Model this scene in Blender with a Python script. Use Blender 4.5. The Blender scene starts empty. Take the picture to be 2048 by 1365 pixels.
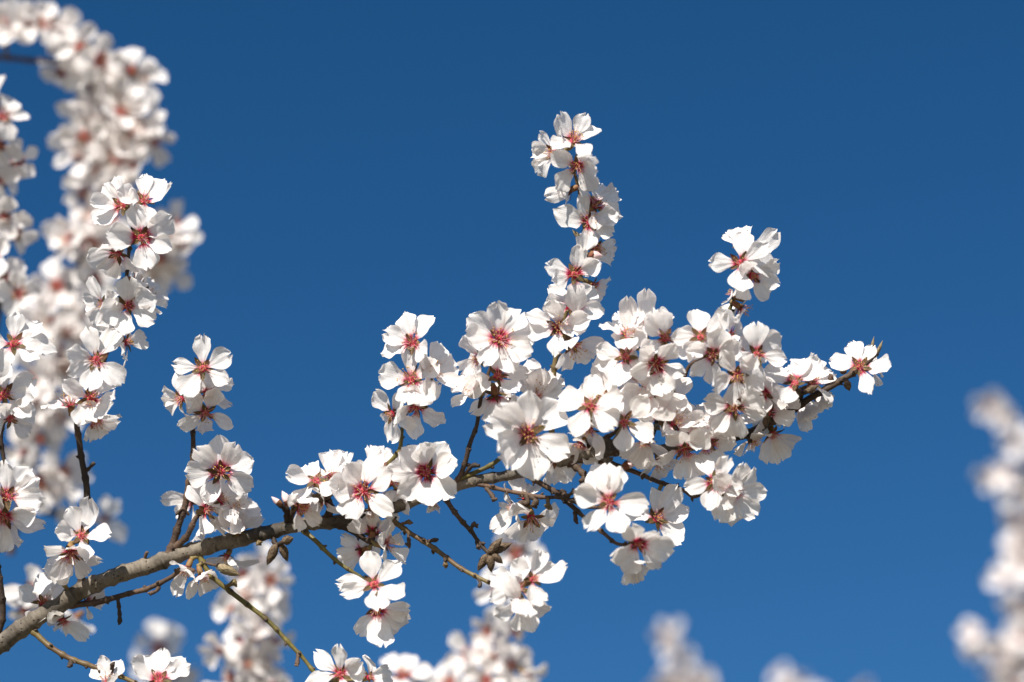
import bpy, bmesh, math, random
from mathutils import Vector, Matrix, noise
R_ = math.radians
rnd = random.Random(7)
sc = bpy.context.scene
col = sc.collection

# ------------------------------------------------------------------ camera, sky, sun
PITCH = R_(30)
LENS, SENS, FOC = 85.0, 36.0, 1.42
cam_d = bpy.data.cameras.new('camera'); cam = bpy.data.objects.new('camera', cam_d); col.objects.link(cam)
CAM = Vector((0, 0, 1.6))
cam.location = CAM; cam.rotation_euler = (math.pi/2 + PITCH, 0, 0)
cam_d.lens = LENS; cam_d.sensor_width = SENS; cam_d.clip_start = 0.02; cam_d.clip_end = 6000
cam_d.dof.use_dof = True; cam_d.dof.focus_distance = FOC - .008; cam_d.dof.aperture_fstop = 2.2
sc.camera = cam
RIGHT = Vector((1, 0, 0)); FWD = Vector((0, math.cos(PITCH), math.sin(PITCH))); UP = Vector((0, -math.sin(PITCH), math.cos(PITCH)))
BACK = -FWD
SUN = (RIGHT * -.28 + UP * .86 + BACK * .42).normalized()
world = bpy.data.worlds.new('World'); sc.world = world; world.use_nodes = True
wn = world.node_tree; wn.nodes.clear()
sky = wn.nodes.new('ShaderNodeTexSky'); sky.sky_type = 'NISHITA'; sky.sun_disc = False
sky.sun_elevation = math.asin(SUN.z); sky.sun_rotation = math.atan2(SUN.x, SUN.y)
sky.altitude = 1500; sky.air_density = 1.0; sky.dust_density = 0.15; sky.ozone_density = 2.5
hs = wn.nodes.new('ShaderNodeHueSaturation'); hs.inputs['Saturation'].default_value = 1.315; hs.inputs['Value'].default_value = 1.0
bg = wn.nodes.new('ShaderNodeBackground'); bg.inputs['Strength'].default_value = 0.054
wo = wn.nodes.new('ShaderNodeOutputWorld')
wn.links.new(sky.outputs[0], hs.inputs['Color']); wn.links.new(hs.outputs[0], bg.inputs[0]); wn.links.new(bg.outputs[0], wo.inputs[0])
sun_d = bpy.data.lights.new('sun', 'SUN'); sun_d.energy = 5.0; sun_d.angle = R_(.53); sun_d.color = (1, .945, .86)
sun = bpy.data.objects.new('sun', sun_d); col.objects.link(sun); sun.location = (0, 0, 20)
sun.rotation_euler = SUN.to_track_quat('Z', 'Y').to_euler()
sc.view_settings.view_transform = 'Standard'; sc.view_settings.look = 'None'
sc.view_settings.exposure = 0.8; sc.view_settings.gamma = 1; sc.view_settings.use_curve_mapping = False
sc.cycles.use_denoising = True
sc.cycles.max_bounces = 10; sc.cycles.diffuse_bounces = 6; sc.cycles.transmission_bounces = 8

# ------------------------------------------------------------------ helpers
K = SENS / LENS / 2048.0
def P(x, y, d):                      # photo pixel + distance along the view axis -> world point
    return CAM + RIGHT * ((x - 1024) * K * d) + UP * ((682.5 - y) * K * d) + FWD * d

def mat(name):
    m = bpy.data.materials.new(name); m.use_nodes = True
    nt = m.node_tree; return m, nt, nt.nodes['Principled BSDF'], nt.nodes['Material Output']
def N(nt, t, **k):
    n = nt.nodes.new(t)
    for a, v in k.items():
        if a.startswith('i_'): n.inputs[a[2:].replace('_', ' ')].default_value = v
        else: setattr(n, a, v)
    return n
def ramp(nt, stops, interp='LINEAR'):
    r = nt.nodes.new('ShaderNodeValToRGB'); e = r.color_ramp.elements; r.color_ramp.interpolation = interp
    while len(e) < len(stops): e.new(.5)
    for i, (p, c) in enumerate(stops): e[i].position = p; e[i].color = (*c, 1)
    return r
def mathn(nt, op, a, b=None):
    n = nt.nodes.new('ShaderNodeMath'); n.operation = op
    for i, v in enumerate((a, b)):
        if v is None: continue
        if isinstance(v, (int, float)): n.inputs[i].default_value = v
        else: nt.links.new(v, n.inputs[i])
    return n.outputs[0]

def petal_material():
    m, nt, p, out = mat('petal'); L = nt.links.new
    tc = N(nt, 'ShaderNodeTexCoord'); sx = N(nt, 'ShaderNodeSeparateXYZ'); L(tc.outputs['Object'], sx.inputs[0])
    oi = N(nt, 'ShaderNodeObjectInfo')
    n1 = N(nt, 'ShaderNodeTexNoise', i_Scale=7.0, i_Detail=3.0); n1.noise_dimensions = '4D'
    L(tc.outputs['Object'], n1.inputs['Vector']); L(mathn(nt, 'MULTIPLY', oi.outputs['Random'], 40.0), n1.inputs['W'])
    ang = mathn(nt, 'ARCTAN2', sx.outputs[0], mathn(nt, 'ADD', sx.outputs[1], .12))
    vein = N(nt, 'ShaderNodeTexNoise', i_Scale=1.0, i_Detail=2.0)
    cv = N(nt, 'ShaderNodeCombineXYZ'); L(mathn(nt, 'MULTIPLY', ang, 26.0), cv.inputs[0]); L(mathn(nt, 'MULTIPLY', sx.outputs[1], 2.2), cv.inputs[1])
    L(mathn(nt, 'MULTIPLY', oi.outputs['Random'], 60.0), cv.inputs[2]); L(cv.outputs[0], vein.inputs['Vector'])
    # distance from claw with ragged, streaky edge; amount of blush differs from petal to petal
    yy = mathn(nt, 'ADD', sx.outputs[1], mathn(nt, 'MULTIPLY', mathn(nt, 'SUBTRACT', vein.outputs[0], .5), .16))
    oc = N(nt, 'ShaderNodeSeparateColor'); L(oi.outputs['Color'], oc.inputs[0])     # blush of the flower the petal belongs to
    yy = mathn(nt, 'ADD', yy, mathn(nt, 'MULTIPLY', mathn(nt, 'SUBTRACT', oi.outputs['Random'], .5), .05))
    yy = mathn(nt, 'SUBTRACT', yy, mathn(nt, 'MULTIPLY', oc.outputs[0], .12))
    cr = ramp(nt, [(.025, (.36, .012, .045)), (.065, (.62, .07, .15)), (.115, (.85, .42, .48)), (.18, (.91, .79, .79)), (.32, (.925, .90, .885))])
    L(yy, cr.inputs[0])
    dk = ramp(nt, [(.3, (.90, .87, .86)), (.62, (1, 1, 1))]); L(vein.outputs[0], dk.inputs[0])
    mx = N(nt, 'ShaderNodeMix', data_type='RGBA', blend_type='MULTIPLY'); mx.inputs[0].default_value = .7
    L(cr.outputs[0], mx.inputs[6]); L(dk.outputs[0], mx.inputs[7])
    d2 = ramp(nt, [(.3, (.95, .925, .91)), (.6, (1, 1, 1))]); L(n1.outputs[0], d2.inputs[0])
    mx2 = N(nt, 'ShaderNodeMix', data_type='RGBA', blend_type='MULTIPLY'); mx2.inputs[0].default_value = .8
    L(mx.outputs[2], mx2.inputs[6]); L(d2.outputs[0], mx2.inputs[7])
    c = mx2.outputs[2]
    L(c, p.inputs['Base Color']); p.inputs['Roughness'].default_value = .55; p.inputs['Specular IOR Level'].default_value = .22
    bp = N(nt, 'ShaderNodeBump', i_Strength=.35, i_Distance=.0006)
    L(mathn(nt, 'ADD', vein.outputs[0], mathn(nt, 'MULTIPLY', n1.outputs[0], 1.2)), bp.inputs['Height'])
    L(bp.outputs[0], p.inputs['Normal'])
    tr = N(nt, 'ShaderNodeBsdfTranslucent'); L(c, tr.inputs[0]); L(bp.outputs[0], tr.inputs['Normal'])
    ms = N(nt, 'ShaderNodeMixShader'); ms.inputs[0].default_value = .42
    L(p.outputs[0], ms.inputs[1]); L(tr.outputs[0], ms.inputs[2]); L(ms.outputs[0], out.inputs[0])
    return m

def simple(name, c1, c2, scale=60, rough=.6, trans=0, coord='Object', bump=0.0):
    m, nt, p, out = mat(name); L = nt.links.new
    tc = N(nt, 'ShaderNodeTexCoord'); n = N(nt, 'ShaderNodeTexNoise', i_Scale=scale, i_Detail=3.0); L(tc.outputs[coord], n.inputs['Vector'])
    r = ramp(nt, [(.35, c1), (.65, c2)]); L(n.outputs[0], r.inputs[0]); L(r.outputs[0], p.inputs['Base Color'])
    p.inputs['Roughness'].default_value = rough; p.inputs['Specular IOR Level'].default_value = .25
    if bump:
        b = N(nt, 'ShaderNodeBump', i_Strength=bump, i_Distance=.001); L(n.outputs[0], b.inputs['Height']); L(b.outputs[0], p.inputs['Normal'])
    if trans:
        tr = N(nt, 'ShaderNodeBsdfTranslucent'); L(r.outputs[0], tr.inputs[0])
        ms = N(nt, 'ShaderNodeMixShader'); ms.inputs[0].default_value = trans
        L(p.outputs[0], ms.inputs[1]); L(tr.outputs[0], ms.inputs[2]); L(ms.outputs[0], out.inputs[0])
    return m

def bark(name, a, b, c, lent=(.05, .035, .025), lsize=1.0, lthr=.66, rough=.7, bump=.5):
    """a/b: main two tones in large patches, c: streak tone; UV in metres (u along, v round)"""
    m, nt, p, out = mat(name); L = nt.links.new
    tc = N(nt, 'ShaderNodeTexCoord')
    n1 = N(nt, 'ShaderNodeTexNoise', i_Scale=38.0, i_Detail=5.0, i_Roughness=.6); L(tc.outputs['Object'], n1.inputs['Vector'])
    r1 = ramp(nt, [(.40, a), (.56, b)]); L(n1.outputs[0], r1.inputs[0])
    mp = N(nt, 'ShaderNodeMapping'); mp.inputs['Scale'].default_value = (1.0, .28, 1); L(tc.outputs['UV'], mp.inputs[0])
    n2 = N(nt, 'ShaderNodeTexNoise', i_Scale=420.0, i_Detail=4.0, i_Roughness=.65); L(mp.outputs[0], n2.inputs['Vector'])
    r2 = ramp(nt, [(.42, (0, 0, 0)), (.66, (1, 1, 1))]); L(n2.outputs[0], r2.inputs[0])
    mx = N(nt, 'ShaderNodeMix', data_type='RGBA'); L(mathn(nt, 'MULTIPLY', r2.outputs[0], .55), mx.inputs[0]); L(r1.outputs[0], mx.inputs[6]); mx.inputs[7].default_value = (*c, 1)
    vo = N(nt, 'ShaderNodeTexVoronoi', i_Scale=330.0 * lsize); mp2 = N(nt, 'ShaderNodeMapping'); mp2.inputs['Scale'].default_value = (1.0, .6, 1)
    L(tc.outputs['UV'], mp2.inputs[0]); L(mp2.outputs[0], vo.inputs['Vector'])
    spot = ramp(nt, [(.16, (1, 1, 1)), (.26, (0, 0, 0))]); L(vo.outputs['Distance'], spot.inputs[0])
    sel = N(nt, 'ShaderNodeSeparateColor'); L(vo.outputs['Color'], sel.inputs[0])
    k = mathn(nt, 'MULTIPLY', spot.outputs[0], mathn(nt, 'GREATER_THAN', sel.outputs[0], lthr))
    mx2 = N(nt, 'ShaderNodeMix', data_type='RGBA'); L(mathn(nt, 'MULTIPLY', k, .85), mx2.inputs[0]); L(mx.outputs[2], mx2.inputs[6]); mx2.inputs[7].default_value = (*lent, 1)
    mp3 = N(nt, 'ShaderNodeMapping'); mp3.inputs['Scale'].default_value = (1.0, .12, 1); L(tc.outputs['UV'], mp3.inputs[0])
    n4 = N(nt, 'ShaderNodeTexNoise', i_Scale=150.0, i_Detail=3.0); L(mp3.outputs[0], n4.inputs['Vector'])
    crk = ramp(nt, [(.635, (0, 0, 0)), (.69, (1, 1, 1))]); L(n4.outputs[0], crk.inputs[0])
    mx3 = N(nt, 'ShaderNodeMix', data_type='RGBA'); L(mathn(nt, 'MULTIPLY', crk.outputs[0], .7), mx3.inputs[0]); L(mx2.outputs[2], mx3.inputs[6]); mx3.inputs[7].default_value = (*[q * .45 for q in a], 1)
    L(mx3.outputs[2], p.inputs['Base Color']); p.inputs['Roughness'].default_value = rough; p.inputs['Specular IOR Level'].default_value = .3
    bp = N(nt, 'ShaderNodeBump', i_Strength=bump, i_Distance=.0008)
    L(mathn(nt, 'ADD', n2.outputs[0], mathn(nt, 'MULTIPLY', k, .8)), bp.inputs['Height']); L(bp.outputs[0], p.inputs['Normal'])
    return m

M = {}
M['petal'] = petal_material()
M['limb'] = bark('limb_bark', (.05, .043, .035), (.18, .152, .118), (.05, .036, .026), lsize=1.35, lthr=.5, bump=.9)
M['brown'] = bark('brown_twig_bark', (.05, .031, .021), (.12, .072, .046), (.035, .023, .017), lthr=.7, bump=.9)
M['green'] = bark('green_twig_bark', (.075, .067, .02), (.14, .12, .03), (.08, .04, .02), lent=(.12, .07, .04), lthr=.86, rough=.5, bump=.3)
M['tan'] = bark('tan_twig_bark', (.11, .062, .035), (.16, .117, .045), (.095, .08, .024), lent=(.12, .07, .04), lthr=.84, rough=.5, bump=.3)
M['dark'] = bark('dark_twig_bark', (.035, .023, .017), (.08, .052, .035), (.025, .018, .013), lthr=.8)
M['calyx'] = simple('calyx', (.16, .045, .03), (.22, .13, .05), 3, .6)
M['sepal'] = simple('sepal', (.10, .085, .03), (.13, .055, .03), 5, .6, trans=.2)
M['heart'] = simple('flower_heart', (.33, .012, .04), (.52, .04, .08), 9, .5)
M['filament'] = simple('filament', (.66, .16, .22), (.90, .66, .62), 5, .5, trans=.3)
M['anther'] = simple('anther', (.42, .24, .06), (.66, .42, .12), 14, .6)
M['bud'] = simple('bud_scale', (.065, .042, .026), (.15, .105, .065), 9, .7, bump=.6)
M['tanbud'] = simple('tan_bud_scale', (.17, .13, .075), (.28, .22, .13), 9, .7, bump=.6)
M['pinkbud'] = simple('pink_bud', (.80, .52, .52), (.88, .78, .76), 2.5, .55, trans=.25)
M['stalk'] = simple('stalk', (.17, .11, .05), (.20, .17, .07), 90, .6)

def add(name, me, parent=None, matrix=None, pinv=None):
    o = bpy.data.objects.new(name, me); col.objects.link(o)
    if parent: o.parent = parent
    if pinv is not None: o.matrix_parent_inverse = pinv
    if matrix is not None: o.matrix_basis = matrix
    return o

class MB:
    """collects geometry for ONE mesh"""
    def __init__(s): s.v = []; s.f = []; s.m = []; s.uv = []
    def face(s, idx, m=0, uv=None): s.f.append(idx); s.m.append(m); s.uv.append(uv or [(0, 0)] * len(idx))
    def build(s, name, mats, smooth=True):
        me = bpy.data.meshes.new(name); me.from_pydata([tuple(v) for v in s.v], [], s.f)
        for m in mats: me.materials.append(m)
        me.polygons.foreach_set('material_index', s.m); me.polygons.foreach_set('use_smooth', [smooth] * len(s.f))
        ul = me.uv_layers.new(name='UVMap'); flat = [c for f in s.uv for t in f for c in t]; ul.data.foreach_set('uv', flat)
        me.update(); return me
    def tube(s, pts, rads, n=8, mi=0, cap=True, wob=None):
        """tube through pts (Vectors) with radii"""
        base = len(s.v); m = len(pts); u = 0; us = []
        t0 = (pts[1] - pts[0]).normalized(); a = t0.orthogonal().normalized()
        for i, p in enumerate(pts):
            if i: u += (p - pts[i-1]).length
            us.append(u)
            t = (pts[min(i+1, m-1)] - pts[max(i-1, 0)]).normalized()
            a = (a - t * a.dot(t)).normalized(); b = t.cross(a)
            for j in range(n):
                th = 2 * math.pi * j / n; r = rads[i]
                d = a * math.cos(th) + b * math.sin(th)
                if wob: r *= 1 + wob * noise.noise((p + d * r) * 110) + .5 * wob * noise.noise((p + d * r) * 330)
                s.v.append(p + d * r)
        rr = max(rads)
        for i in range(m - 1):
            for j in range(n):
                k = (j + 1) % n; v0 = 2 * math.pi * rr * j / n; v1 = 2 * math.pi * rr * (j + 1) / n
                s.face((base + i*n + j, base + i*n + k, base + (i+1)*n + k, base + (i+1)*n + j), mi, [(us[i], v0), (us[i], v1), (us[i+1], v1), (us[i+1], v0)])
        if cap:
            for e, q in ((0, pts[0]), (m-1, pts[-1])):
                c = len(s.v); s.v.append(q + (pts[-1] - pts[-2]).normalized() * rads[-1] * .5 if e else q)
                for j in range(n):
                    k = (j + 1) % n
                    s.face((base + e*n + j, base + e*n + k, c) if e else (base + k, base + j, c), mi, [(us[e], 0), (us[e], .001), (us[e], .002)])

def spline(pts, step):
    """Catmull-Rom through list of tuples, resampled"""
    out = []; n = len(pts); g = lambda i: pts[max(0, min(n-1, i))]
    for i in range(n - 1):
        p0, p1, p2, p3 = g(i-1), g(i), g(i+1), g(i+2)
        ln = math.hypot(p2[0]-p1[0], p2[1]-p1[1]); k = max(1, int(ln / step))
        for j in range(k):
            t = j / k
            out.append(tuple(.5 * (2*b + (c-a)*t + (2*a-5*b+4*c-d)*t*t + (3*b-a-3*c+d)*t**3) for a, b, c, d in zip(p0, p1, p2, p3)))
    out.append(tuple(pts[-1])); return out

# ------------------------------------------------------------------ petals, stamens, calyx (shared meshes)
def interp(t, xs, ys):
    for i in range(len(xs) - 1):
        if t <= xs[i+1]:
            k = (t - xs[i]) / (xs[i+1] - xs[i]); k = k*k*(3-2*k) * .4 + k * .6
            return ys[i] + (ys[i+1] - ys[i]) * k
    return ys[-1]
TX = [0, .06, .14, .28, .45, .62, .76, .87, .95, 1]
FY = [.08, .09, .20, .55, .86, 1.0, .99, .86, .64, .40]
def petal_mesh(k, curl=0):
    r = random.Random(100 + k); mb = MB(); NL, NW = 12, 6
    W = r.uniform(.255, .365); notch = r.choice((0, .04, .08, .12, .17, .2)); cup = r.uniform(.2, 1.3); bend = r.uniform(-.30, .30)
    ruf = r.uniform(.02, .075); fr = r.uniform(5, 10); ph = [r.uniform(0, 6.3) for _ in range(4)]; tw = r.uniform(-.25, .25); fold = r.uniform(0, .10)
    skew = r.uniform(-.08, .08); ragged = r.choice((.012, .02, .045, .06)); tipj = [r.uniform(-ragged, ragged) for _ in range(2*NW+1)]; q1, q2 = r.uniform(0, 50), r.uniform(.02, .05)
    if curl == 1: cup = r.uniform(2.2, 3.2); W *= .8
    if curl == 2: bend = r.choice((-.75, .8)); ruf *= 1.6
    for i in range(NL + 1):
        t = i / NL; t = 1 - (1 - t) ** 1.18
        hw = W * interp(t, TX, FY)
        for j in range(-NW, NW + 1):
            u = j / NW
            x = u * hw; y = t
            tipk = max(0, (t - .72) / .28) ** 1.5
            y -= notch * math.exp(-(u / .22) ** 2) * tipk
            y -= .10 * u * u * tipk
            y += tipj[j + NW] * tipk
            x += skew * t * t + abs(u) ** 3 * math.copysign(1, u) * ruf * .5 * math.sin(fr * 1.7 * t + ph[0])
            z = cup * x * x * 1.2 + bend * t * t - fold * abs(u) * hw * 2 * (1 - t)
            z += ruf * abs(u) ** 2 * math.sin(fr * t + (ph[1] if u > 0 else ph[2])) * min(1, t * 2)
            z += ruf * .7 * tipk * math.sin(5 * u + ph[3]) + .010 * math.sin(9 * u + 4 * t + ph[1]) * min(1, 3*t) + q2 * noise.noise((x * 4.5 + q1, y * 3.2, q1 * .7)) * min(1, 2.5*t)
            a = tw * t; x, z = x * math.cos(a) - z * math.sin(a) * .6, z * math.cos(a) + x * math.sin(a)
            mb.v.append((x, y, z))
    w = 2 * NW + 1
    for i in range(NL):
        for j in range(w - 1): mb.face((i*w + j, i*w + j + 1, (i+1)*w + j + 1, (i+1)*w + j))
    return mb
PET = [petal_mesh(k, 1 if k in (24, 25) else 2 if k in (26, 27, 28) else 0) for k in range(29)]
PETM = [p.build('petal', [M['petal']]) for p in PET]

def stamen_mb(k):
    r = random.Random(300 + k); mb = MB()
    for i in range(24):
        az = i * 2.39996 + r.uniform(-.3, .3); el = R_(r.uniform(8, 62)) if k % 2 else R_(r.uniform(4, 48)); ln = r.uniform(.22, .40)
        d = Vector((math.cos(az) * math.sin(el), math.sin(az) * math.sin(el), math.cos(el)))
        b = Vector((math.cos(az), math.sin(az), 0)) * .055
        mid = b + d * ln * .5 + Vector((math.cos(az), math.sin(az), 0)) * .03 * r.uniform(-1, 1)
        e = b + d * ln
        mb.tube([b, mid, e], [.0095, .0075, .006], 3, 0, cap=False)
        c = len(mb.v); q = .021 * r.uniform(.8, 1.25)
        ax = Vector((r.uniform(-1, 1), r.uniform(-1, 1), r.uniform(-1, 1))).normalized(); o1 = ax.orthogonal().normalized(); o2 = ax.cross(o1)
        mb.v += [e + ax * q * 1.3, e - ax * q * 1.3, e + o1 * q, e + o2 * q, e - o1 * q, e - o2 * q]
        for a in range(4):
            x, y = c + 2 + a, c + 2 + (a + 1) % 4
            mb.face((c, x, y), 1); mb.face((c + 1, y, x), 1)
    # pistil
    mb.tube([Vector((0, 0, -.02)), Vector((.006, 0, .14)), Vector((0, .01, .33))], [.022, .012, .01], 5, 1)
    return mb
STM = [stamen_mb(k) for k in range(6)]
STAM = [s.build('stamen_tuft', [M['filament'], M['anther']]) for s in STM]

def calyx_mb(k):
    r = random.Random(500 + k); mb = MB()
    prof = [(-.36, .035), (-.33, .075), (-.24, .105), (-.13, .115), (-.03, .105), (.0, .10)]
    n = 10
    for z, q in prof:
        for j in range(n): a = 2 * math.pi * j / n; mb.v.append((q * math.cos(a), q * math.sin(a), z))
    for i in range(len(prof) - 1):
        for j in range(n):
            k2 = (j + 1) % n; mb.face((i*n + j, i*n + k2, (i+1)*n + k2, (i+1)*n + j), 0)
    c = len(mb.v); mb.v.append((0, 0, -.38))
    for j in range(n): mb.face(((j + 1) % n, j, c), 0)
    # red heart inside the cup
    h = len(mb.v)
    for z, q in ((-.01, .125), (.022, .10), (.005, .04)):
        for j in range(n): a = 2 * math.pi * j / n; mb.v.append((q * math.cos(a), q * math.sin(a), z + .002))
    for i in range(2):
        for j in range(n):
            k2 = (j + 1) % n; mb.face((h + i*n + j, h + i*n + k2, h + (i+1)*n + k2, h + (i+1)*n + j), 2)
    mb.face(tuple(h + 2*n + j for j in range(n)), 2)
    # five sepals
    for q in range(5):
        a = 2 * math.pi * q / 5 + math.pi / 5 + r.uniform(-.12, .12); ca, sa = math.cos(a), math.sin(a); ln = r.uniform(.22, .34); dn = r.uniform(-.10, .10)
        b = len(mb.v)
        for t, w in ((0, .062), (.3, .078), (.6, .066), (.85, .034), (1, .006)):
            rr = .085 + ln * t; z = .0 + dn * t * t + .06 * t
            for u in (-1, 0, 1): mb.v.append((rr * ca - u * w * sa, rr * sa + u * w * ca, z + (.018 if u else 0)))
        for i in range(4):
            for j in range(2): mb.face((b + i*3 + j, b + i*3 + j + 1, b + (i+1)*3 + j + 1, b + (i+1)*3 + j), 1)
    return mb
CAL = [calyx_mb(k) for k in range(5)]
CALM = [c.build('flower', [M['calyx'], M['sepal'], M['heart']]) for c in CAL]

def bud_mb(mi):
    mb = MB(); prof = [(0, .10), (.06, .16), (.2, .225), (.38, .25), (.56, .22), (.72, .16), (.86, .09), (.95, .035), (1, .006)]; n = 10
    for i, (z, q) in enumerate(prof):
        for j in range(n):
            a = 2 * math.pi * j / n + i * .16
            w = 1 + .10 * math.cos(3 * a + i * .8) + .05 * math.cos(5 * a)
            mb.v.append((q * w * math.cos(a), q * w * math.sin(a), z))
    for i in range(len(prof) - 1):
        for j in range(n):
            k2 = (j + 1) % n; mb.face((i*n + j, i*n + k2, (i+1)*n + k2, (i+1)*n + j), 1 if (mi and i > 2) else 0)
    # overlapping scales, proud of the bud
    for q in range(9 if not mi else 4):
        a = q * 2.4; z0 = (.02 + .075 * q) if not mi else .02; zl = .34
        b = len(mb.v)
        for t in (0, .35, .7, 1):
            z = z0 + zl * t; rr = interp(z, [p[0] for p in prof], [p[1] for p in prof]) * 1.04 + .028 - .02 * t * (not mi) + .02 * t * bool(mi)
            hw = (.55, .62, .45, .05)[int(round(t * 3))]
            for u in (-1, 0, 1): aa = a + u * hw; mb.v.append((rr * math.cos(aa), rr * math.sin(aa), z))
        for i in range(3):
            for j in range(2): mb.face((b + i*3 + j, b + i*3 + j + 1, b + (i+1)*3 + j + 1, b + (i+1)*3 + j), 0)
    return mb
BUD = {'brown': bud_mb(0).build('bud', [M['bud']]), 'tan': bud_mb(0).build('bud', [M['tanbud']]), 'pink': bud_mb(1).build('bud', [M['calyx'], M['pinkbud']])}

# ------------------------------------------------------------------ branch builder
class Branch:
    def __init__(s, label, base_px, d0):
        s.d0 = d0; s.samples = []      # (x, y, d, world point)
        s.base = P(base_px[0], base_px[1], d0)
        s.root = bpy.data.objects.new('flowering_branch', None); col.objects.link(s.root)
        s.root.empty_display_size = .05; s.root.location = s.base
        s.root['label'] = label; s.root['category'] = 'branch'; s.root['group'] = 'almond branches in blossom'
        s.inv = Matrix.Translation(s.base).inverted()
    def depth_at(s, x, y):
        if not s.samples: return s.d0
        return min(s.samples, key=lambda q: (q[0]-x)**2 + (q[1]-y)**2)[2]
    def twig(s, pts, r0, r1, z=0.0, m='brown', name='twig', wob=.10, nodes=True, n=10, zs=None, sides=None):
        """pts: pixel polyline from base to tip, r0/r1 radii in px, z: cm the tip comes towards the camera from where it starts"""
        d_b = s.depth_at(*pts[0]) if name != 'limb' else s.d0
        sp = spline(pts, 5); T = len(sp) - 1; ln = [0]
        for i in range(T): ln.append(ln[-1] + math.hypot(sp[i+1][0]-sp[i][0], sp[i+1][1]-sp[i][1]))
        rg = random.Random(int(pts[0][0] * 7 + pts[-1][1]))
        nodepos = []; q = rg.uniform(12, 30)
        while nodes and q < ln[-1] - 8: nodepos.append(q); q += rg.uniform(24, 46)
        P3, rad = [], []
        for i, (x, y) in enumerate(sp):
            t = ln[i] / ln[-1]
            d = d_b - z / 100 * t + .004 * math.sin(3.1 * t + pts[0][0])*min(1, 3*t)
            r = r0 + (r1 - r0) * t
            if name == 'twig': r *= 1 + .7 * math.exp(-ln[i] / 9)
            for k in nodepos: r *= 1 + (.38 if name != 'limb' else .16) * math.exp(-((ln[i] - k) / (3.6 if name != 'limb' else 5)) ** 2)
            kz = 1.1 * math.sin(ln[i] / 17 + pts[0][1]) * min(1, t * 4)
            P3.append(P(x + (kz if name != 'limb' else 0), y, d)); rad.append(r * K * d); s.samples.append((x, y, d, P3[-1]))
        mb = MB(); mb.tube(P3, rad, sides or (16 if name == 'limb' else n), 0, True, wob)
        for k in (nodepos if name != 'limb' else []):       # leaf scars / tiny resting buds beside each node
            i = min(range(T + 1), key=lambda q: abs(ln[q] - k)); a = (P3[min(T, i+1)] - P3[max(0, i-1)]).normalized()
            side = (UP * rg.uniform(-1, 1) + RIGHT * rg.uniform(-1, 1) + BACK * rg.uniform(-.3, 1)); side = (side - a * side.dot(a)).normalized()
            b = P3[i] + side * rad[i] * .7; L = .0017 * rg.uniform(.6, 1.6); w = .0008 * rg.uniform(.8, 1.4)
            dd = (side + a * .7).normalized()
            mb.tube([b, b + dd * L * .5, b + dd * L], [w, w * 1.05, w * .35], 6, 1, True, .2)
        return add(name, mb.build(name, [M[m], M['dark']]), s.root, None, s.inv)
    def spur(s, pts, r0, r1, z=.4, m='dark'):
        d = s.depth_at(*pts[0]); sp = spline(pts, 4); T = max(1, len(sp) - 1); mb = MB()
        rg = random.Random(int(pts[0][0] + 3 * pts[0][1]))
        P3 = [P(x, y, d - z/100 * i / T) for i, (x, y) in enumerate(sp)]
        rad = [(r0 + (r1 - r0) * i / T) * (1 + .22 * math.sin(i * 2.1)) * K * d for i in range(T + 1)]
        mb.tube(P3, rad, 8, 0, True, .3)
        e = P3[-1]
        for q in range(3):                                  # warty tip
            dv = Vector((rg.uniform(-1, 1), rg.uniform(-1, 1), rg.uniform(-1, 1))).normalized() * rad[-1]
            mb.tube([e, e + dv * .8, e + dv * 1.6], [rad[-1] * .8, rad[-1] * .75, rad[-1] * .3], 6, 0, True, .2)
        for i, (x, y) in enumerate(sp): s.samples.append((x, y, d - z/100 * i / T, P3[i]))
        return add('spur', mb.build('spur', [M[m]]), s.root, None, s.inv)
    def bud(s, x, y, ang, ln, wd, kind='brown', layer=1, tip=0):
        d = s.depth_at(x, y) - layer * .0052
        ax = (RIGHT * math.cos(R_(ang)) + UP * math.sin(R_(ang)) + BACK * tip).normalized()
        m = Matrix.Identity(4); xx = ax.orthogonal().normalized(); yy = ax.cross(xx)
        for i, v in enumerate((xx * (wd * 3.6 * K * d), yy * (wd * 3.6 * K * d), ax * (ln * K * d))): m.col[i].xyz = v
        b = P(x, y, d); m.translation = b
        o = add('bud', BUD[kind], s.root, m, s.inv)
        q = min(s.samples, key=lambda q: (q[3] - b).length)[3]
        if .004 < (q - b).length:
            mb = MB(); mb.tube([q, (q + b) / 2 + BACK * .001, b + ax * ln * .15 * K * d], [.0016, .0013, .0016], 6, 0, True, .2)
            mb.v = [m.inverted() @ v for v in mb.v]
            add('stalk', mb.build('stalk', [M['dark']]), o)
        return o
    def flower(s, x, y, r, tilt=20, fd=90, ang=None, layer=1, parts=True, exact=False, dz=None):
        rg = random.Random(int(x * 31 + y * 17))
        near = min(s.samples, key=lambda q: (q[0]-x)**2 + (q[1]-y)**2)
        d = near[2] - layer * .0052 + (dz or 0)
        L = r * 1.08 * K * d; c = P(x, y, d)
        tl, f = R_(tilt), R_(fd)
        nr, nu, nb = math.sin(tl) * math.cos(f), math.sin(tl) * math.sin(f), math.cos(tl)
        n = RIGHT * nr + UP * nu + BACK * nb
        nbc = math.copysign(max(abs(nb), .38), nb)
        if not ang:
            a0 = rg.uniform(0, 72); ang = [a0 + 72 * i for i in range(5)]
        ang = [a % 360 for a in ang]
        while len(ang) < 5 and not exact:
            ss = sorted(ang); gaps = [((ss[(i+1) % len(ss)] - ss[i]) % 360 or 360, ss[i]) for i in range(len(ss))]
            g, a = max(gaps); ang.append((a + g / 2) % 360)
        vs = []
        for a in ang:
            a = R_(a + rg.uniform(-4, 4)); ca, sa = math.cos(a), math.sin(a); k = -(ca * nr + sa * nu) / nbc
            v = RIGHT * ca + UP * sa + BACK * k; v = (v - n * v.dot(n)).normalized(); vs.append(v)
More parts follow.
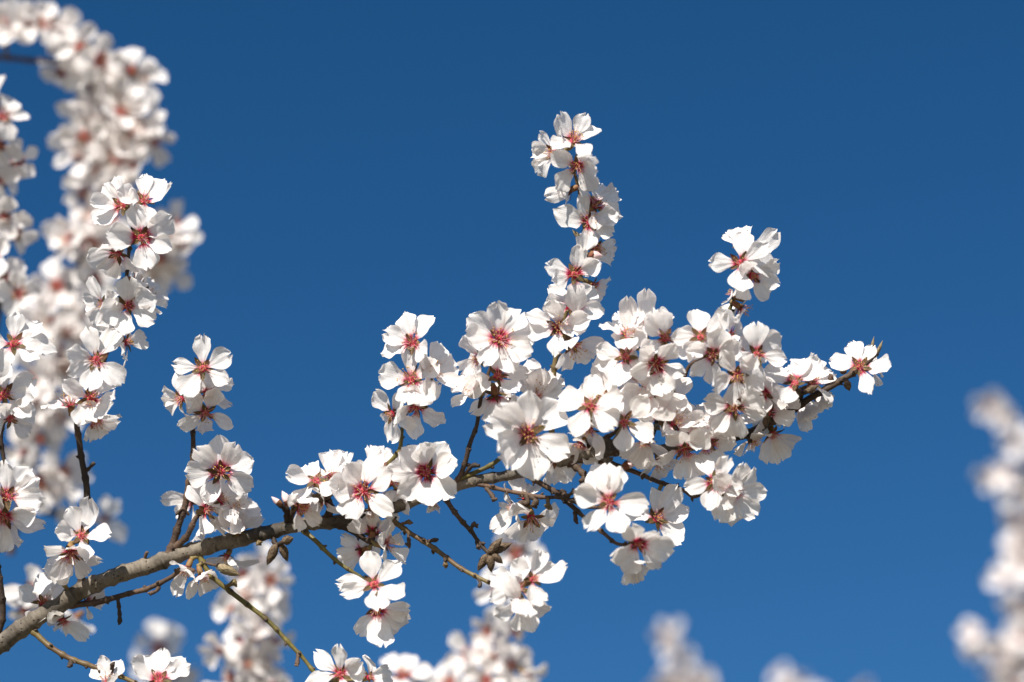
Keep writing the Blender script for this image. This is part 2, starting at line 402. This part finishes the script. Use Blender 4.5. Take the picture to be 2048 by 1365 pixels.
        zx = vs[0]; zy = n.cross(zx)
        m = Matrix.Identity(4)
        for i, v in enumerate((zx * L, zy * L, n * L)): m.col[i].xyz = v
        m.translation = c
        cup = R_(rg.uniform(0, 28)); cm = rg.randrange(5); sm = rg.randrange(6)
        pets = []
        for i, v in enumerate(vs):
            az = math.atan2(v.dot(zy), v.dot(zx)); e = cup + R_(rg.uniform(-9, 11)) - (R_(6) if i % 2 else 0)
            cv = rg.random(); kk = rg.choice((24, 25, 26, 27, 28)) if cv < .2 else rg.randrange(24)
            rad = Vector((math.cos(az), math.sin(az), 0)); yv = rad * math.cos(e) + Vector((0, 0, math.sin(e)))
            xv = Vector((math.sin(az), -math.cos(az), 0)); ro = R_(rg.uniform(-16, 16))
            zv = xv.cross(yv); xv, zv = xv * math.cos(ro) + zv * math.sin(ro), zv * math.cos(ro) - xv * math.sin(ro)
            pm = Matrix.Identity(4); sc_ = rg.uniform(.90, 1.02); wx = sc_ * rg.uniform(.92, 1.18) * (.96 if len(vs) > 5 else 1)
            for q, w in enumerate((xv * wx, yv * sc_ * .94, zv * sc_)): pm.col[q].xyz = w
            pm.translation = rad * .065 + Vector((0, 0, .004 + .006 * (i % 3)))
            pets.append((kk, pm))
        base = m @ Vector((0, 0, -.36))
        q = min(s.samples, key=lambda q: (q[3] - base).length)[3]
        pb = MB(); inv = m.inverted()
        mid = (q + base) / 2 - n * .15 * (q - base).length
        pp = [inv @ (q * (1-t)**2 + mid * 2*t*(1-t) + m @ Vector((0, 0, -.33)) * t*t) for t in (0, .25, .5, .75, 1)]
        pr = .0011 / L
        pb.tube(pp, [pr * 1.3, pr, pr, pr * 1.1, pr * 1.6], 6, 0, True)
        if parts:
            o = add('flower', CALM[cm], s.root, m, s.inv)
            blush = rg.random() ** 1.3 * (1 if s.d0 < FOC * 1.05 else .55)
            for kk, pm in pets: add('petal', PETM[kk], o, pm).color = (blush, 0, 0, 1)
            sw = rg.choice((.55, .6, .7, .9, 1.0)); add('stamen_tuft', STAM[sm], o, Matrix.Rotation(rg.uniform(0, 6), 4, 'Z') @ Matrix.Diagonal((sw, sw, rg.uniform(.8, 1.1) * (sw + .15), 1)))
            add('pedicel', pb.build('pedicel', [M['stalk']]), o)
        else:                                               # far out of focus: one mesh
            mb = MB()
            def merge(src, mtx, mi0):
                b = len(mb.v); mb.v += [mtx @ Vector(v) for v in src.v]
                for f_, mi, uv in zip(src.f, src.m, src.uv): mb.face(tuple(i + b for i in f_), mi + mi0, uv)
            merge(CAL[cm], Matrix.Identity(4), 0); merge(STM[sm], Matrix.Identity(4), 3); merge(pb, Matrix.Identity(4), 5)
            for kk, pm in pets: merge(PET[kk], pm, 6)
            add('flower', mb.build('flower', [M['calyx'], M['sepal'], M['heart'], M['filament'], M['anther'], M['stalk'], M['farpetal']]), s.root, m, s.inv)

M['farpetal'] = simple('far_petal', (.88, .83, .82), (.92, .88, .87), 3, .55, trans=.36)

# ------------------------------------------------------------------ ground (below the frame, reaches the horizon)
def ground():
    m, nt, p, out = mat('orchard_ground'); L = nt.links.new
    tc = N(nt, 'ShaderNodeTexCoord'); n = N(nt, 'ShaderNodeTexNoise', i_Scale=.9, i_Detail=8.0); L(tc.outputs['Object'], n.inputs['Vector'])
    r = ramp(nt, [(.35, (.14, .105, .07)), (.52, (.18, .145, .09)), (.68, (.09, .11, .04))]); L(n.outputs[0], r.inputs[0]); L(r.outputs[0], p.inputs['Base Color'])
    p.inputs['Roughness'].default_value = .95
    mb = MB(); S = 3000
    mb.v = [(-S, -S, 0), (S, -S, 0), (S, S, 0), (-S, S, 0)]; mb.face((0, 1, 2, 3))
    o = add('ground', mb.build('ground', [m])); o['kind'] = 'structure'; o['label'] = 'dry orchard soil with patches of grass'; o['category'] = 'ground'
ground()

# ------------------------------------------------------------------ the branch in focus
A = Branch('grey-barked branch in sharp focus, rising diagonally, many upright and drooping blossom twigs', (-200, 1420), FOC)
LIMB = [(-200, 1425), (-80, 1345), (0, 1288), (60, 1246), (130, 1203), (200, 1164), (300, 1131), (345, 1113), (420, 1092), (520, 1069), (600, 1050), (680, 1042), (780, 1017),
        (860, 990), (940, 964), (1000, 954), (1045, 944), (1120, 925), (1180, 911), (1240, 903), (1300, 899), (1370, 895), (1440, 882), (1500, 864), (1560, 833), (1620, 796), (1670, 766), (1706, 747)]
A.twig(LIMB, 20, 5.2, 0, 'limb', 'limb', wob=.17, nodes=True)
A.twig([(1290, 901), (1370, 897), (1440, 884), (1500, 866), (1562, 835), (1622, 797), (1672, 767), (1712, 744)], 7.5, 5.5, .5, 'dark', nodes=True)
A.twig([(340, 1108), (355, 1060), (372, 1000), (382, 940), (386, 890), (388, 850), (396, 795), (402, 748)], 7.5, 3, .8, 'brown')
A.twig([(350, 1095), (375, 1072), (392, 1036), (406, 1020), (425, 995), (440, 958)], 6.5, 3, .6, 'brown')
A.twig([(745, 1024), (752, 985), (763, 950), (782, 922), (798, 900), (803, 870), (810, 835), (820, 795), (830, 745), (833, 705)], 5.5, 3, .6, 'green')
A.twig([(903, 978), (922, 948), (938, 895), (953, 855), (957, 820), (963, 792), (975, 755), (988, 705)], 5.2, 3, .8, 'brown')
A.twig([(855, 992), (880, 980), (905, 966), (950, 946), (985, 928), (1012, 907), (1055, 880), (1095, 842), (1122, 822), (1150, 814), (1185, 818)], 5, 3.2, 2.0, 'green')
A.twig([(1100, 930), (1104, 860), (1107, 790), (1109, 745), (1113, 705), (1122, 660), (1142, 600), (1160, 545), (1170, 490), (1166, 430), (1158, 385), (1150, 350), (1140, 318), (1130, 300)], 6.5, 3, .8, 'tan')
A.twig([(1130, 924), (1165, 900), (1200, 882), (1225, 868), (1252, 842), (1272, 800), (1290, 762), (1302, 735), (1312, 700)], 5.2, 3, 1.2, 'brown')
A.twig([(1295, 899), (1318, 835), (1345, 787), (1366, 760), (1378, 735), (1392, 722), (1412, 714)], 5, 3.5, .6, 'brown')
A.twig([(1436, 883), (1440, 855), (1432, 800), (1438, 735), (1448, 655), (1463, 608), (1474, 577), (1483, 535), (1490, 505)], 5, 3, .8, 'green')
A.twig([(1150, 918), (1220, 928), (1270, 945), (1320, 965), (1360, 978), (1384, 993), (1400, 990), (1425, 972)], 6, 3, 1.5, 'brown')
A.twig([(1045, 944), (1075, 963), (1111, 985), (1135, 1006), (1172, 1037), (1202, 1063), (1232, 1087), (1260, 1090)], 6, 3, 2.5, 'brown')
A.twig([(925, 967), (960, 970), (1010, 981), (1050, 989), (1087, 995), (1129, 996), (1170, 1013), (1215, 1015)], 4.6, 3.4, 2.4, 'brown')
A.twig([(885, 985), (905, 1020), (925, 1045), (943, 1062), (955, 1080), (968, 1098), (978, 1108)], 5, 4, 1.2, 'dark')
A.twig([(768, 1025), (790, 1045), (820, 1066), (850, 1085), (890, 1113), (930, 1142), (982, 1167), (1030, 1180)], 5.8, 3.4, 2.4, 'tan')
A.twig([(600, 1055), (630, 1082), (660, 1110), (690, 1135), (724, 1156), (748, 1172)], 5, 3, 1.6, 'green')
A.twig([(395, 1102), (405, 1125), (422, 1150), (450, 1176), (500, 1213), (550, 1256), (597, 1307), (637, 1352), (668, 1362)], 5.6, 3.6, 2.4, 'green')
A.twig([(120, 1213), (165, 1209), (200, 1204), (255, 1188), (298, 1177), (344, 1153), (362, 1138), (390, 1142)], 6.4, 4, 1.0, 'brown')
A.twig([(55, 1252), (85, 1280), (110, 1300), (140, 1318), (180, 1331), (222, 1346), (270, 1366), (315, 1388)], 6, 4, 2.0, 'tan')
A.twig([(672, 1045), (694, 1056), (716, 1068), (733, 1080), (758, 1092), (772, 1100)], 8, 4, 1.0, 'dark')
A.twig([(163, 1183), (164, 1130), (170, 1080), (174, 1025), (173, 985), (168, 940), (160, 895), (153, 850), (160, 815), (185, 780), (206, 730), (224, 672), (240, 612), (254, 545), (262, 470), (266, 425)], 7.5, 3, 1.0, 'dark')
A.twig([(-20, 1300), (2, 1250), (6, 1210), (-6, 1120), (4, 1045), (9, 940), (2, 870), (8, 830), (14, 760), (22, 702)], 6.5, 3.5, .6, 'dark')
# spurs
for pts, a, b, z, m in [
    ([(384, 981), (396, 979), (405, 986)], 4, 4, .4, 'brown'), ([(172, 942), (180, 935), (188, 926)], 3.6, 3.6, .3, 'dark'), ([(378, 1030), (366, 1018), (352, 1030)], 3, 3, .3, 'brown'),
    ([(290, 1125), (291, 1112), (294, 1104)], 4, 3, .3, 'brown'), ([(235, 1196), (238, 1215), (240, 1246)], 3.6, 4.4, .3, 'brown'), ([(318, 1174), (312, 1183), (300, 1187)], 4, 4, .4, 'brown'),
    ([(142, 1320), (141, 1332)], 4, 5, .3, 'dark'), ([(222, 1344), (225, 1330)], 4, 4.5, .3, 'brown'), ([(574, 1050), (574, 1023), (561, 1010)], 8, 6, 1.0, 'dark'), ([(582, 1040), (588, 1012), (592, 1000)], 6, 5, .8, 'dark'),
    ([(648, 1040), (662, 1018), (655, 995), (660, 985)], 7, 7, 1.0, 'dark'), ([(797, 904), (812, 899), (818, 892)], 3.6, 3.6, .3, 'brown'), ([(452, 1175), (468, 1165), (470, 1168)], 4, 6, .5, 'tan'),
    ([(597, 1307), (594, 1330)], 3.6, 4.4, .4, 'brown'), ([(516, 1072), (517, 1086)], 5, 5, .5, 'tan'), ([(800, 1050), (818, 1044), (822, 1046)], 3.4, 4.4, .4, 'tan'), ([(816, 1064), (818, 1084), (818, 1090)], 3.2, 5, .4, 'brown'),
    ([(852, 1086), (862, 1082), (874, 1080)], 3.4, 4.6, .3, 'brown'), ([(890, 1114), (892, 1132)], 3.2, 4.4, .3, 'tan'), ([(956, 1154), (961, 1168), (959, 1174)], 3.6, 3, .3, 'dark'), ([(972, 976), (982, 988), (989, 1000)], 4, 4.6, .5, 'dark'),
    ([(928, 950), (945, 932), (958, 932)], 4, 4, .5, 'dark'), ([(1095, 997), (1097, 1014)], 4, 5, .4, 'tan'), ([(1133, 995), (1147, 984)], 4, 4, .4, 'brown'), ([(1150, 1024), (1152, 1044)], 4, 4.6, .4, 'brown'), ([(1112, 984), (1128, 987)], 4, 6, .5, 'brown'),
    ([(1142, 925), (1158, 940), (1168, 952), (1166, 962)], 9, 6, .6, 'dark'), ([(1160, 912), (1210, 898), (1222, 890)], 10, 12, 1.6, 'limb'), ([(1215, 905), (1262, 894), (1290, 903)], 9, 10, .5, 'brown'), ([(1240, 905), (1270, 912), (1284, 918)], 8, 7, 1.2, 'dark'), ([(1180, 910), (1204, 915), (1218, 922)], 7, 6, 1.4, 'limb'),
    ([(1360, 762), (1374, 766)], 3, 4, .3, 'dark'), ([(1490, 872), (1500, 880)], 4, 5, .4, 'brown'), ([(1596, 812), (1600, 790), (1605, 782)], 5, 7, .8, 'brown'), ([(1654, 775), (1660, 760), (1663, 753)], 4, 5, .4, 'brown'),
    ([(735, 1082), (744, 1080)], 6, 6.5, .8, 'dark'), ([(1052, 990), (1056, 1005), (1040, 1010)], 5, 8, .2, 'dark'), ([(1060, 992), (1072, 1002), (1068, 1012)], 5, 7, .2, 'dark'), ([(545, 1068), (550, 1088), (556, 1090)], 5, 5, .6, 'dark'),
    ([(405, 1125), (425, 1130), (438, 1132)], 2.6, 3, .8, 'dark'), ([(940, 1062), (948, 1048), (952, 1052)], 3.5, 5, .3, 'dark'), ([(953, 1082), (956, 1096)], 3.5, 4.5, .3, 'dark'), ([(150, 838), (146, 826)], 5, 5, .4, 'brown')]:
    A.spur(pts, a, b, z, m)
# buds: x, y, direction, length, width, kind, layer
for b in [(553, 1090, 245, 46, 10, 'brown', 1), (563, 1090, 290, 36, 9, 'brown', 1), (565, 1084, 20, 24, 10, 'brown', 2), (436, 1133, -22, 48, 11, 'tan', 2), (978, 1106, 48, 40, 9, 'brown', 2), (982, 1104, 22, 46, 10, 'brown', 1),
          (974, 1110, 240, 38, 9, 'brown', 1), (980, 1112, 275, 34, 9, 'brown', 2), (984, 1108, 318, 30, 8, 'brown', 2), (563, 1010, 142, 26, 7, 'pink', 2), (580, 1012, 118, 34, 10, 'pink', 2), (1176, 512, 0, 30, 12, 'pink', 4),
          (1600, 790, 150, 26, 8, 'brown', 3), (1612, 785, 30, 28, 8, 'brown', 3), (1692, 762, 290, 22, 8, 'brown', 1), (1690, 748, 120, 22, 8, 'brown', 1), (1740, 712, 78, 40, 4, 'tan', -1), (1752, 712, 66, 34, 4, 'tan', -1),
          (1245, 935, 20, 34, 10, 'pink', 1), (660, 990, 100, 36, 10, 'brown', 2), (650, 1000, 160, 30, 10, 'brown', 2), (1530, 852, 80, 28, 7, 'brown', 2), (1160, 478, 130, 24, 5, 'tan', 1), (1444, 640, 95, 28, 4, 'tan', 1)]:
    A.bud(*b)
# flowers: x, y, petal length px, tilt from camera, lean direction, petal angles, layer towards the camera
FL = [
 (405,738,66,15,90,(92,170,28,235,335),3),(363,798,54,45,200,(100,165,215,255,10),2),(414,785,58,42,290,(345,215,150,40,90),1),(411,826,60,35,300,(210,268,350,60,130),1),
 (442,945,68,10,60,(135,95,58,20,330,240,190),3),(440,1000,56,58,20,(100,330,290,55,170),2),(412,1022,60,55,10,(115,65,20,300,250),2),(476,1060,58,50,60,(55,15,100,150,230),1),(384,1004,52,60,180,(150,200,300,100,240),-1),
 (412,1052,48,75,300,(225,275,330,150,30),-1),(455,1112,50,60,250,(185,335,10,230,290),-2),(376,1135,52,65,250,(245,265,200,130,20),-1),(402,1150,52,70,290,(262,325,210,50,120),-1),
 (245,412,62,25,150,(100,140,190,228,30),2),(288,402,60,35,60,(95,35,340,280,170),2),(283,476,66,15,0,(105,35,335,280,180),3),(236,507,62,45,250,(232,280,100,180,330),3),(268,560,54,110,0,(20,340,300,75,150),0),
 (256,612,62,15,330,(95,25,330,258,195),3),(208,611,60,50,200,(170,228,275,110,30),2),(287,592,56,60,20,(15,330,70,280,150),-1),(253,685,58,78,10,(75,285,20,100,240),1),(193,720,70,15,30,(60,105,165,205,258,318),4),
 (182,798,66,20,30,(158,55,248,335,285),3),(142,810,56,76,90,(185,0,160,210,30),2),(188,838,54,60,300,(285,10,330,240,60),0),
 (27,688,66,30,60,(95,45,0,325,240,180),3),(8,790,66,20,20,(95,28,350,318,180,240),2),(20,838,60,50,330,(15,318,60,200,130),1),(14,995,72,20,60,(100,60,25,350,200,150),3),(8,1032,76,32,280,(338,290,255,210,20,120),2),
 (162,1072,62,35,60,(128,68,350,172,290),3),(141,1105,64,45,280,(0,312,225,152,60),3),(122,1152,52,60,100,(100,150,40,200,330),1),(85,1206,54,40,60,(85,158,30,250,320),-1),(125,1240,50,60,300,(262,235,290,330,120),-1),(172,1205,44,70,20,(10,340,60,120,270),-1),
 (318,1362,68,45,90,(95,140,60,20,180,270),2),(214,1366,50,50,100,(100,50,150,220,330),1),
 (600,1012,58,50,330,(85,305,350,135,230),2),(632,962,60,45,90,(115,180,65,225,330),2),(665,960,62,55,90,(82,45,110,170,0),1),(727,983,72,10,90,(183,125,72,25,320,240),4),(742,1022,54,65,270,(268,300,235,30,150),2),(783,966,56,55,30,(40,0,80,320,150),0),
 (852,945,76,10,60,(178,140,98,55,10,320,268,225),3),(805,982,50,55,220,(200,240,290,150,20),1),(866,1000,46,78,270,(265,300,230),-2),
 (826,688,62,25,130,(168,108,52,205,330),3),(823,760,65,20,100,(100,178,262,318,30),3),(862,742,62,45,20,(82,8,305,262,140),2),(832,815,62,25,280,(175,335,262,30,110),2),(785,828,58,50,200,(218,268,130,330,60),1),
 (998,678,73,10,60,(97,148,57,14,335,295,182,240),4),(958,718,58,58,190,(225,150,100,275,20),2),(995,752,63,20,60,(102,62,202,2,312),3),(948,778,56,76,150,(200,165,240,100,20),2),(990,788,62,130,280,(250,330,205,120,40),0),(1072,800,62,45,80,(92,128,52,15,160),1),(1028,806,50,75,180,(200,120,280,60,0),1),
 (1057,868,88,8,90,(200,165,122,85,42,335,283,245),6),(1112,912,62,40,300,(300,330,255,20,120),1),
 (1147,282,60,40,60,(75,140,8,200,290),3),(1109,306,60,50,180,(162,125,195,238,60),2),(1154,332,60,25,250,(50,8,315,222,148),4),(1141,380,52,95,200,(175,235,140,210),0),(1189,412,62,45,40,(82,30,338,270,150),2),(1178,445,57,15,20,(120,172,12,335,265),3),
 (1189,497,58,50,340,(12,320,150,80,240),1),(1149,550,63,12,90,(80,160,202,20,275),4),(1186,570,46,60,330,(330,270,30),-1),(1146,617,62,20,60,(135,182,345,38,270),3),(1118,656,67,12,90,(195,155,262,20,100),4),(1145,690,64,45,300,(248,300,15,330,120),2),
 (1252,714,63,20,100,(165,188,105,58,250,325),3),(1256,672,62,52,90,(120,98,68,30,170,260),2),(1331,677,63,15,90,(95,10,330,212,152),3),(1313,728,66,15,280,(348,282,135,190,60),4),(1180,813,66,20,90,(85,162,235,8,322),4),(1180,858,52,60,250,(230,262,200,330,60),2),
 (1249,845,63,15,90,(95,176,268,328,40),5),(1296,787,60,25,200,(160,222,300,20,90),3),(1224,772,63,40,130,(130,92,170,40,225),2),(1322,834,60,35,100,(90,140,200,270,30),4),(1348,846,62,40,50,(70,0,312,226,140),4),(1336,798,62,30,90,(85,30,140,200,320),2),
 (1369,899,62,40,270,(185,275,325,120,50),4),(1387,872,54,50,60,(30,90,150,270,330),3),(1415,888,60,35,300,(0,300,240,60,120),3),(1290,880,58,50,260,(250,290,200,330,60),4),(1318,922,56,60,280,(270,320,220,10,130),2),
 (1401,675,58,20,90,(92,30,180,250,322),4),(1425,710,62,20,280,(160,265,20,82,222),4),(1460,670,54,80,0,(80,282,20,120,240),2),(1480,708,50,45,30,(30,90,320,180,250),2),(1513,710,64,20,30,(100,40,350,265,200),4),(1474,751,60,20,270,(125,265,338,50,190),5),
 (1469,815,64,15,200,(168,235,35,345,285),5),(1535,828,62,35,90,(95,140,40,340,200),1),(1528,786,62,40,200,(150,60,240,0,300),2),(1590,766,62,40,100,(160,35,65,110,240),3),(1624,768,60,58,60,(100,60,140,10,300),2),(1560,802,62,58,240,(230,180,120,20,300),0),
 (1545,866,60,60,290,(240,280,12,320,170),-1),(1505,878,54,68,300,(305,255,340,200,60),-1),(1596,812,58,110,310,(302,330,350,260,30),-2),(1632,788,50,100,320,(320,345,300),-2),
 (1720,735,60,30,110,(165,107,52,0,292),3),(1742,735,44,95,20,(48,275,330,0),-1),(1481,527,65,10,100,(180,82,38,5,265),4),(1504,552,61,25,320,(350,298,30,220,130),3),(1482,492,54,60,100,(92,148,60),1),(1508,512,54,60,40,(45,20),-1),(1468,590,52,95,150,(122,200),1),(1480,614,52,100,330,(240,282,200),1),
 (1429,965,62,10,90,(190,112,65,255,340,300),3),(1466,985,66,25,330,(75,40,5,312,270,235,135),3),
 (1219,1005,73,10,90,(165,127,97,70,356,236,285),4),(1276,1087,67,25,300,(120,52,0,320,190,238),3),(1312,1038,63,35,30,(100,48,5,315,150),2),(1272,1127,52,60,290,(230,260,205,320,60),2),(1062,1035,67,40,280,(262,318,0,225,130),0),(1028,1016,52,68,190,(110,250,200,300,30),-1),(1050,998,50,75,90,(105,58,150,20),-1),
 (1038,1178,62,15,90,(86,155,202,335,270),3),(1065,1160,58,40,40,(80,30,345,140,270),2),(1043,1206,60,35,280,(195,255,300,345,120),3),
 (748,1170,68,20,90,(100,42,172,202,285,330),3),(754,1218,65,30,280,(225,265,290,340,10),2),(771,1088,54,76,10,(95,290,40,150,240),1),(745,1067,52,150,90,(90,20,160,230,310),-1),(728,1100,54,140,200,(140,180,225,20,290),-1),
 (757,938,56,50,70,(75,25,125,330,200),1),(646,998,50,60,210,(200,250,150,300,60),1),(1292,652,58,45,80,(90,45,140,10,230),1),(1278,748,60,30,200,(180,120,240,60,320),2),(468,1016,56,55,30,(30,80,340,280,150),1),
 (1447,848,56,50,250,(240,290,190,20,110),1),(1402,846,58,40,80,(85,140,30,210,320),2),(1078,772,58,40,60,(60,110,15,165,280),0),(1162,888,50,55,240,(220,270,170,320,60),1),(455,1036,50,60,340,(340,290,30,100,200),0),(1362,860,58,35,90,(20,80,150,220,300),2),(1210,800,58,40,120,(120,60,180,250,320),1),
 (680,1349,63,15,90,(90,145,35,188,0,290),2),(737,1356,46,50,20,(20,80,330,140),1),
]
for f in FL:
    x, y, r, tl, fd, an, ly = f
    A.flower(x, y, r, tl, fd, an, ly, True, exact=(len(an) < 5))

# ------------------------------------------------------------------ branches out of focus
def scatter(B, pts, r, parts=True, spread=40):
    for i, p in enumerate(pts):
        rg = random.Random(int(p[0] * 13 + p[1] * 7)); x, y = p[0], p[1]; rr = (p[2] if len(p) > 2 else r) * rg.uniform(.92, 1.08)
        near = min(B.samples, key=lambda q: (q[0]-x)**2 + (q[1]-y)**2)
        fd = math.degrees(math.atan2(near[1] - y, x - near[0])) + rg.uniform(-50, 50)
        B.flower(x, y, rr, rg.uniform(5, 62), fd, None, rg.uniform(-.5, 3.5), parts)

S = FOC
D = Branch('soft-focus arching branch, thickly packed with white blossom, passing behind the sharp upright shoot', (20, 1100), S * 1.16)
D.twig([(20, 1110), (40, 1010), (60, 940), (75, 860), (100, 760), (112, 690), (130, 610), (152, 555), (170, 500), (200, 430), (225, 340), (232, 250), (222, 180), (170, 105), (120, 65), (60, 52), (-20, 45), (-90, 50)], 8, 3.5, 0, 'brown', 'limb', nodes=True)
D.twig([(232, 225), (180, 160), (120, 128), (60, 121), (0, 115), (-70, 112)], 5, 5, 0, 'brown')
D.twig([(200, 440), (260, 470), (310, 500), (345, 490), (375, 470)], 4, 3, 0, 'brown')
D.twig([(225, 330), (270, 290), (300, 262)], 4, 3, 0, 'brown')
D.twig([(55, 943), (22, 905), (-40, 870)], 6, 6, 0, 'dark')
D.twig([(45, 1000), (95, 1026), (150, 1036), (208, 1046)], 5, 3, 0, 'dark')
scatter(D, [(9,41),(62,46),(34,52),(88,50),(108,54),(135,73),(160,95),(124,144,44),(10,84,36),(150,122),(172,138),(199,122),(188,173),(236,188),(263,142),(288,160),(164,239),(221,224),(192,243),(252,290),(293,261),(303,283),(271,263),(197,294),(223,298),
  (199,345),(263,333),(170,390),(142,482),(182,487),(205,492),(194,525),(327,470),(318,517),(360,485),(350,450),(114,573),(137,588),(88,623),(129,664),(126,699),(158,673),(117,728),(70,753),(103,832),(121,835),(53,900),(83,965),(103,982),(125,945),(128,965),(209,1042),(154,1037),
  (180,205),(215,150),(240,225),(170,275),(235,320),(215,370),(240,385),(185,430),(225,440),(262,230),(160,310),(150,470),(300,545),(335,540),(75,660),(100,640),(150,630),(60,700),(50,840),(80,880),(100,790),(70,800),(190,560),(140,740)], 54)
E = Branch('slim upright blossoming shoot, slightly blurred, beneath the curve of the arching branch', (-30, 760), S * 1.09)
E.twig([(-30, 780), (-4, 640), (-2, 560), (-6, 470), (-2, 380), (-8, 300), (-4, 230), (-12, 150)], 6, 3, 0, 'dark', 'limb')
scatter(E, [(5,235),(-4,292),(36,322),(4,362),(9,435),(28,468),(11,560),(38,588),(-12,190,46),(-10,410),(-8,520)], 50)
G = Branch('soft-focus twig holding a few shaded flowers, passing behind the thick base of the sharp limb', (-80, 1190), S * 1.10)
G.twig([(-90, 1188), (0, 1190), (45, 1194), (100, 1215), (160, 1234)], 5, 3, 0, 'dark', 'limb')
scatter(G, [(62, 1180), (50, 1220), (150, 1236)], 54)
G2 = Branch('soft-focus shaded blossom spray below the limb, behind a tan twig', (300, 1480), S * 1.25)
G2.twig([(300, 1490), (305, 1420), (312, 1340), (316, 1305)], 4, 3, 0, 'dark', 'limb')
scatter(G2, [(316, 1298), (300, 1340), (335, 1350)], 56)
F = Branch('soft-focus upright spray of dense blossom behind the drooping green twig', (470, 1520), S * 1.15)
F.twig([(470, 1540), (478, 1420), (490, 1330), (505, 1260), (510, 1190), (520, 1120)], 6, 3, 0, 'brown', 'limb')
scatter(F, [(520,1130),(487,1150),(540,1160),(493,1190),(530,1210),(468,1215),(512,1268),(480,1285),(545,1282),(490,1330),(462,1356),(440,1300),(530,1330),(500,1370),(455,1400),(520,1240),(545,1375)], 50)
H = Branch('soft-focus leaning blossom stem, its tip flower tucked behind a sharp drooping flower cluster', (985, 1520), S * 1.15)
H.twig([(985, 1540), (990, 1420), (1000, 1340), (1015, 1260), (1020, 1210), (1025, 1160), (1030, 1115)], 5, 3, 0, 'dark', 'limb')
scatter(H, [(1030,1108,62),(1002,1180),(1000,1290),(985,1318),(1030,1262,44),(975,1262,44),(1020,1330),(972,1362),(900,1366),(1052,1352),(940,1310),(1010,1385)], 50)
I_ = Branch('short blurred twig with an open flower, between the drooping green twig and leaning stem', (800, 1500), S * 1.12)
I_.twig([(802, 1520), (806, 1440), (805, 1370)], 4, 3, 0, 'dark', 'limb')
scatter(I_, [(806, 1352, 54), (830, 1380), (780, 1385)], 50)
J = Branch('heavily blurred pale blossom spike standing alone against blue sky', (1400, 1520), S * 1.5)
J.twig([(1400, 1540), (1385, 1440), (1368, 1360), (1350, 1300), (1335, 1265)], 5, 3, 0, 'brown', 'limb')
scatter(J, [(1333,1268,34),(1348,1300,34),(1362,1325,36),(1366,1362,42),(1395,1372,42),(1340,1375,42),(1380,1410,44)], 40, False)
K2 = Branch('heavily blurred pale blossom tips barely peeping up beside the lone blurred spike', (1600, 1520), S * 1.62)
K2.twig([(1640, 1540), (1610, 1440), (1575, 1370), (1562, 1345)], 4, 3, 0, 'brown', 'limb')
K2.twig([(1610, 1440), (1680, 1400), (1722, 1380)], 3, 3, 0, 'brown')
scatter(K2, [(1562,1352,30),(1592,1368,32),(1570,1385,36),(1725,1382,32),(1630,1400,36)], 36, False)
L_ = Branch('tall dense spray of heavily blurred blossom with a short flowering side twig', (2070, 1540), S * 1.5)
L_.twig([(2075, 1540), (2060, 1400), (2058, 1250), (2062, 1100), (2060, 980), (2040, 890), (2020, 845), (1985, 812)], 7, 3, 0, 'brown', 'limb')
L_.twig([(2058, 1330), (2010, 1300), (1950, 1275)], 4, 3, 0, 'brown')
scatter(L_, [(1980,812,34),(2012,838,34),(2030,880,40),(1985,955,38),(2018,952,40),(2044,985,44),(2036,1040,42),(2046,1085,44),(2028,1100,36),(2018,1160,40),(2048,1130,44),(2042,1215,44),(1944,1268,34),(1950,1292,34),(1985,1290,38),(2012,1305,40),(2036,1335,46),(2046,1275,44),(1996,1335,38),(2030,1375,46),(2064,1180,46),(2064,1240,46),(2070,1030,46),(2075,920,44)], 42, False)
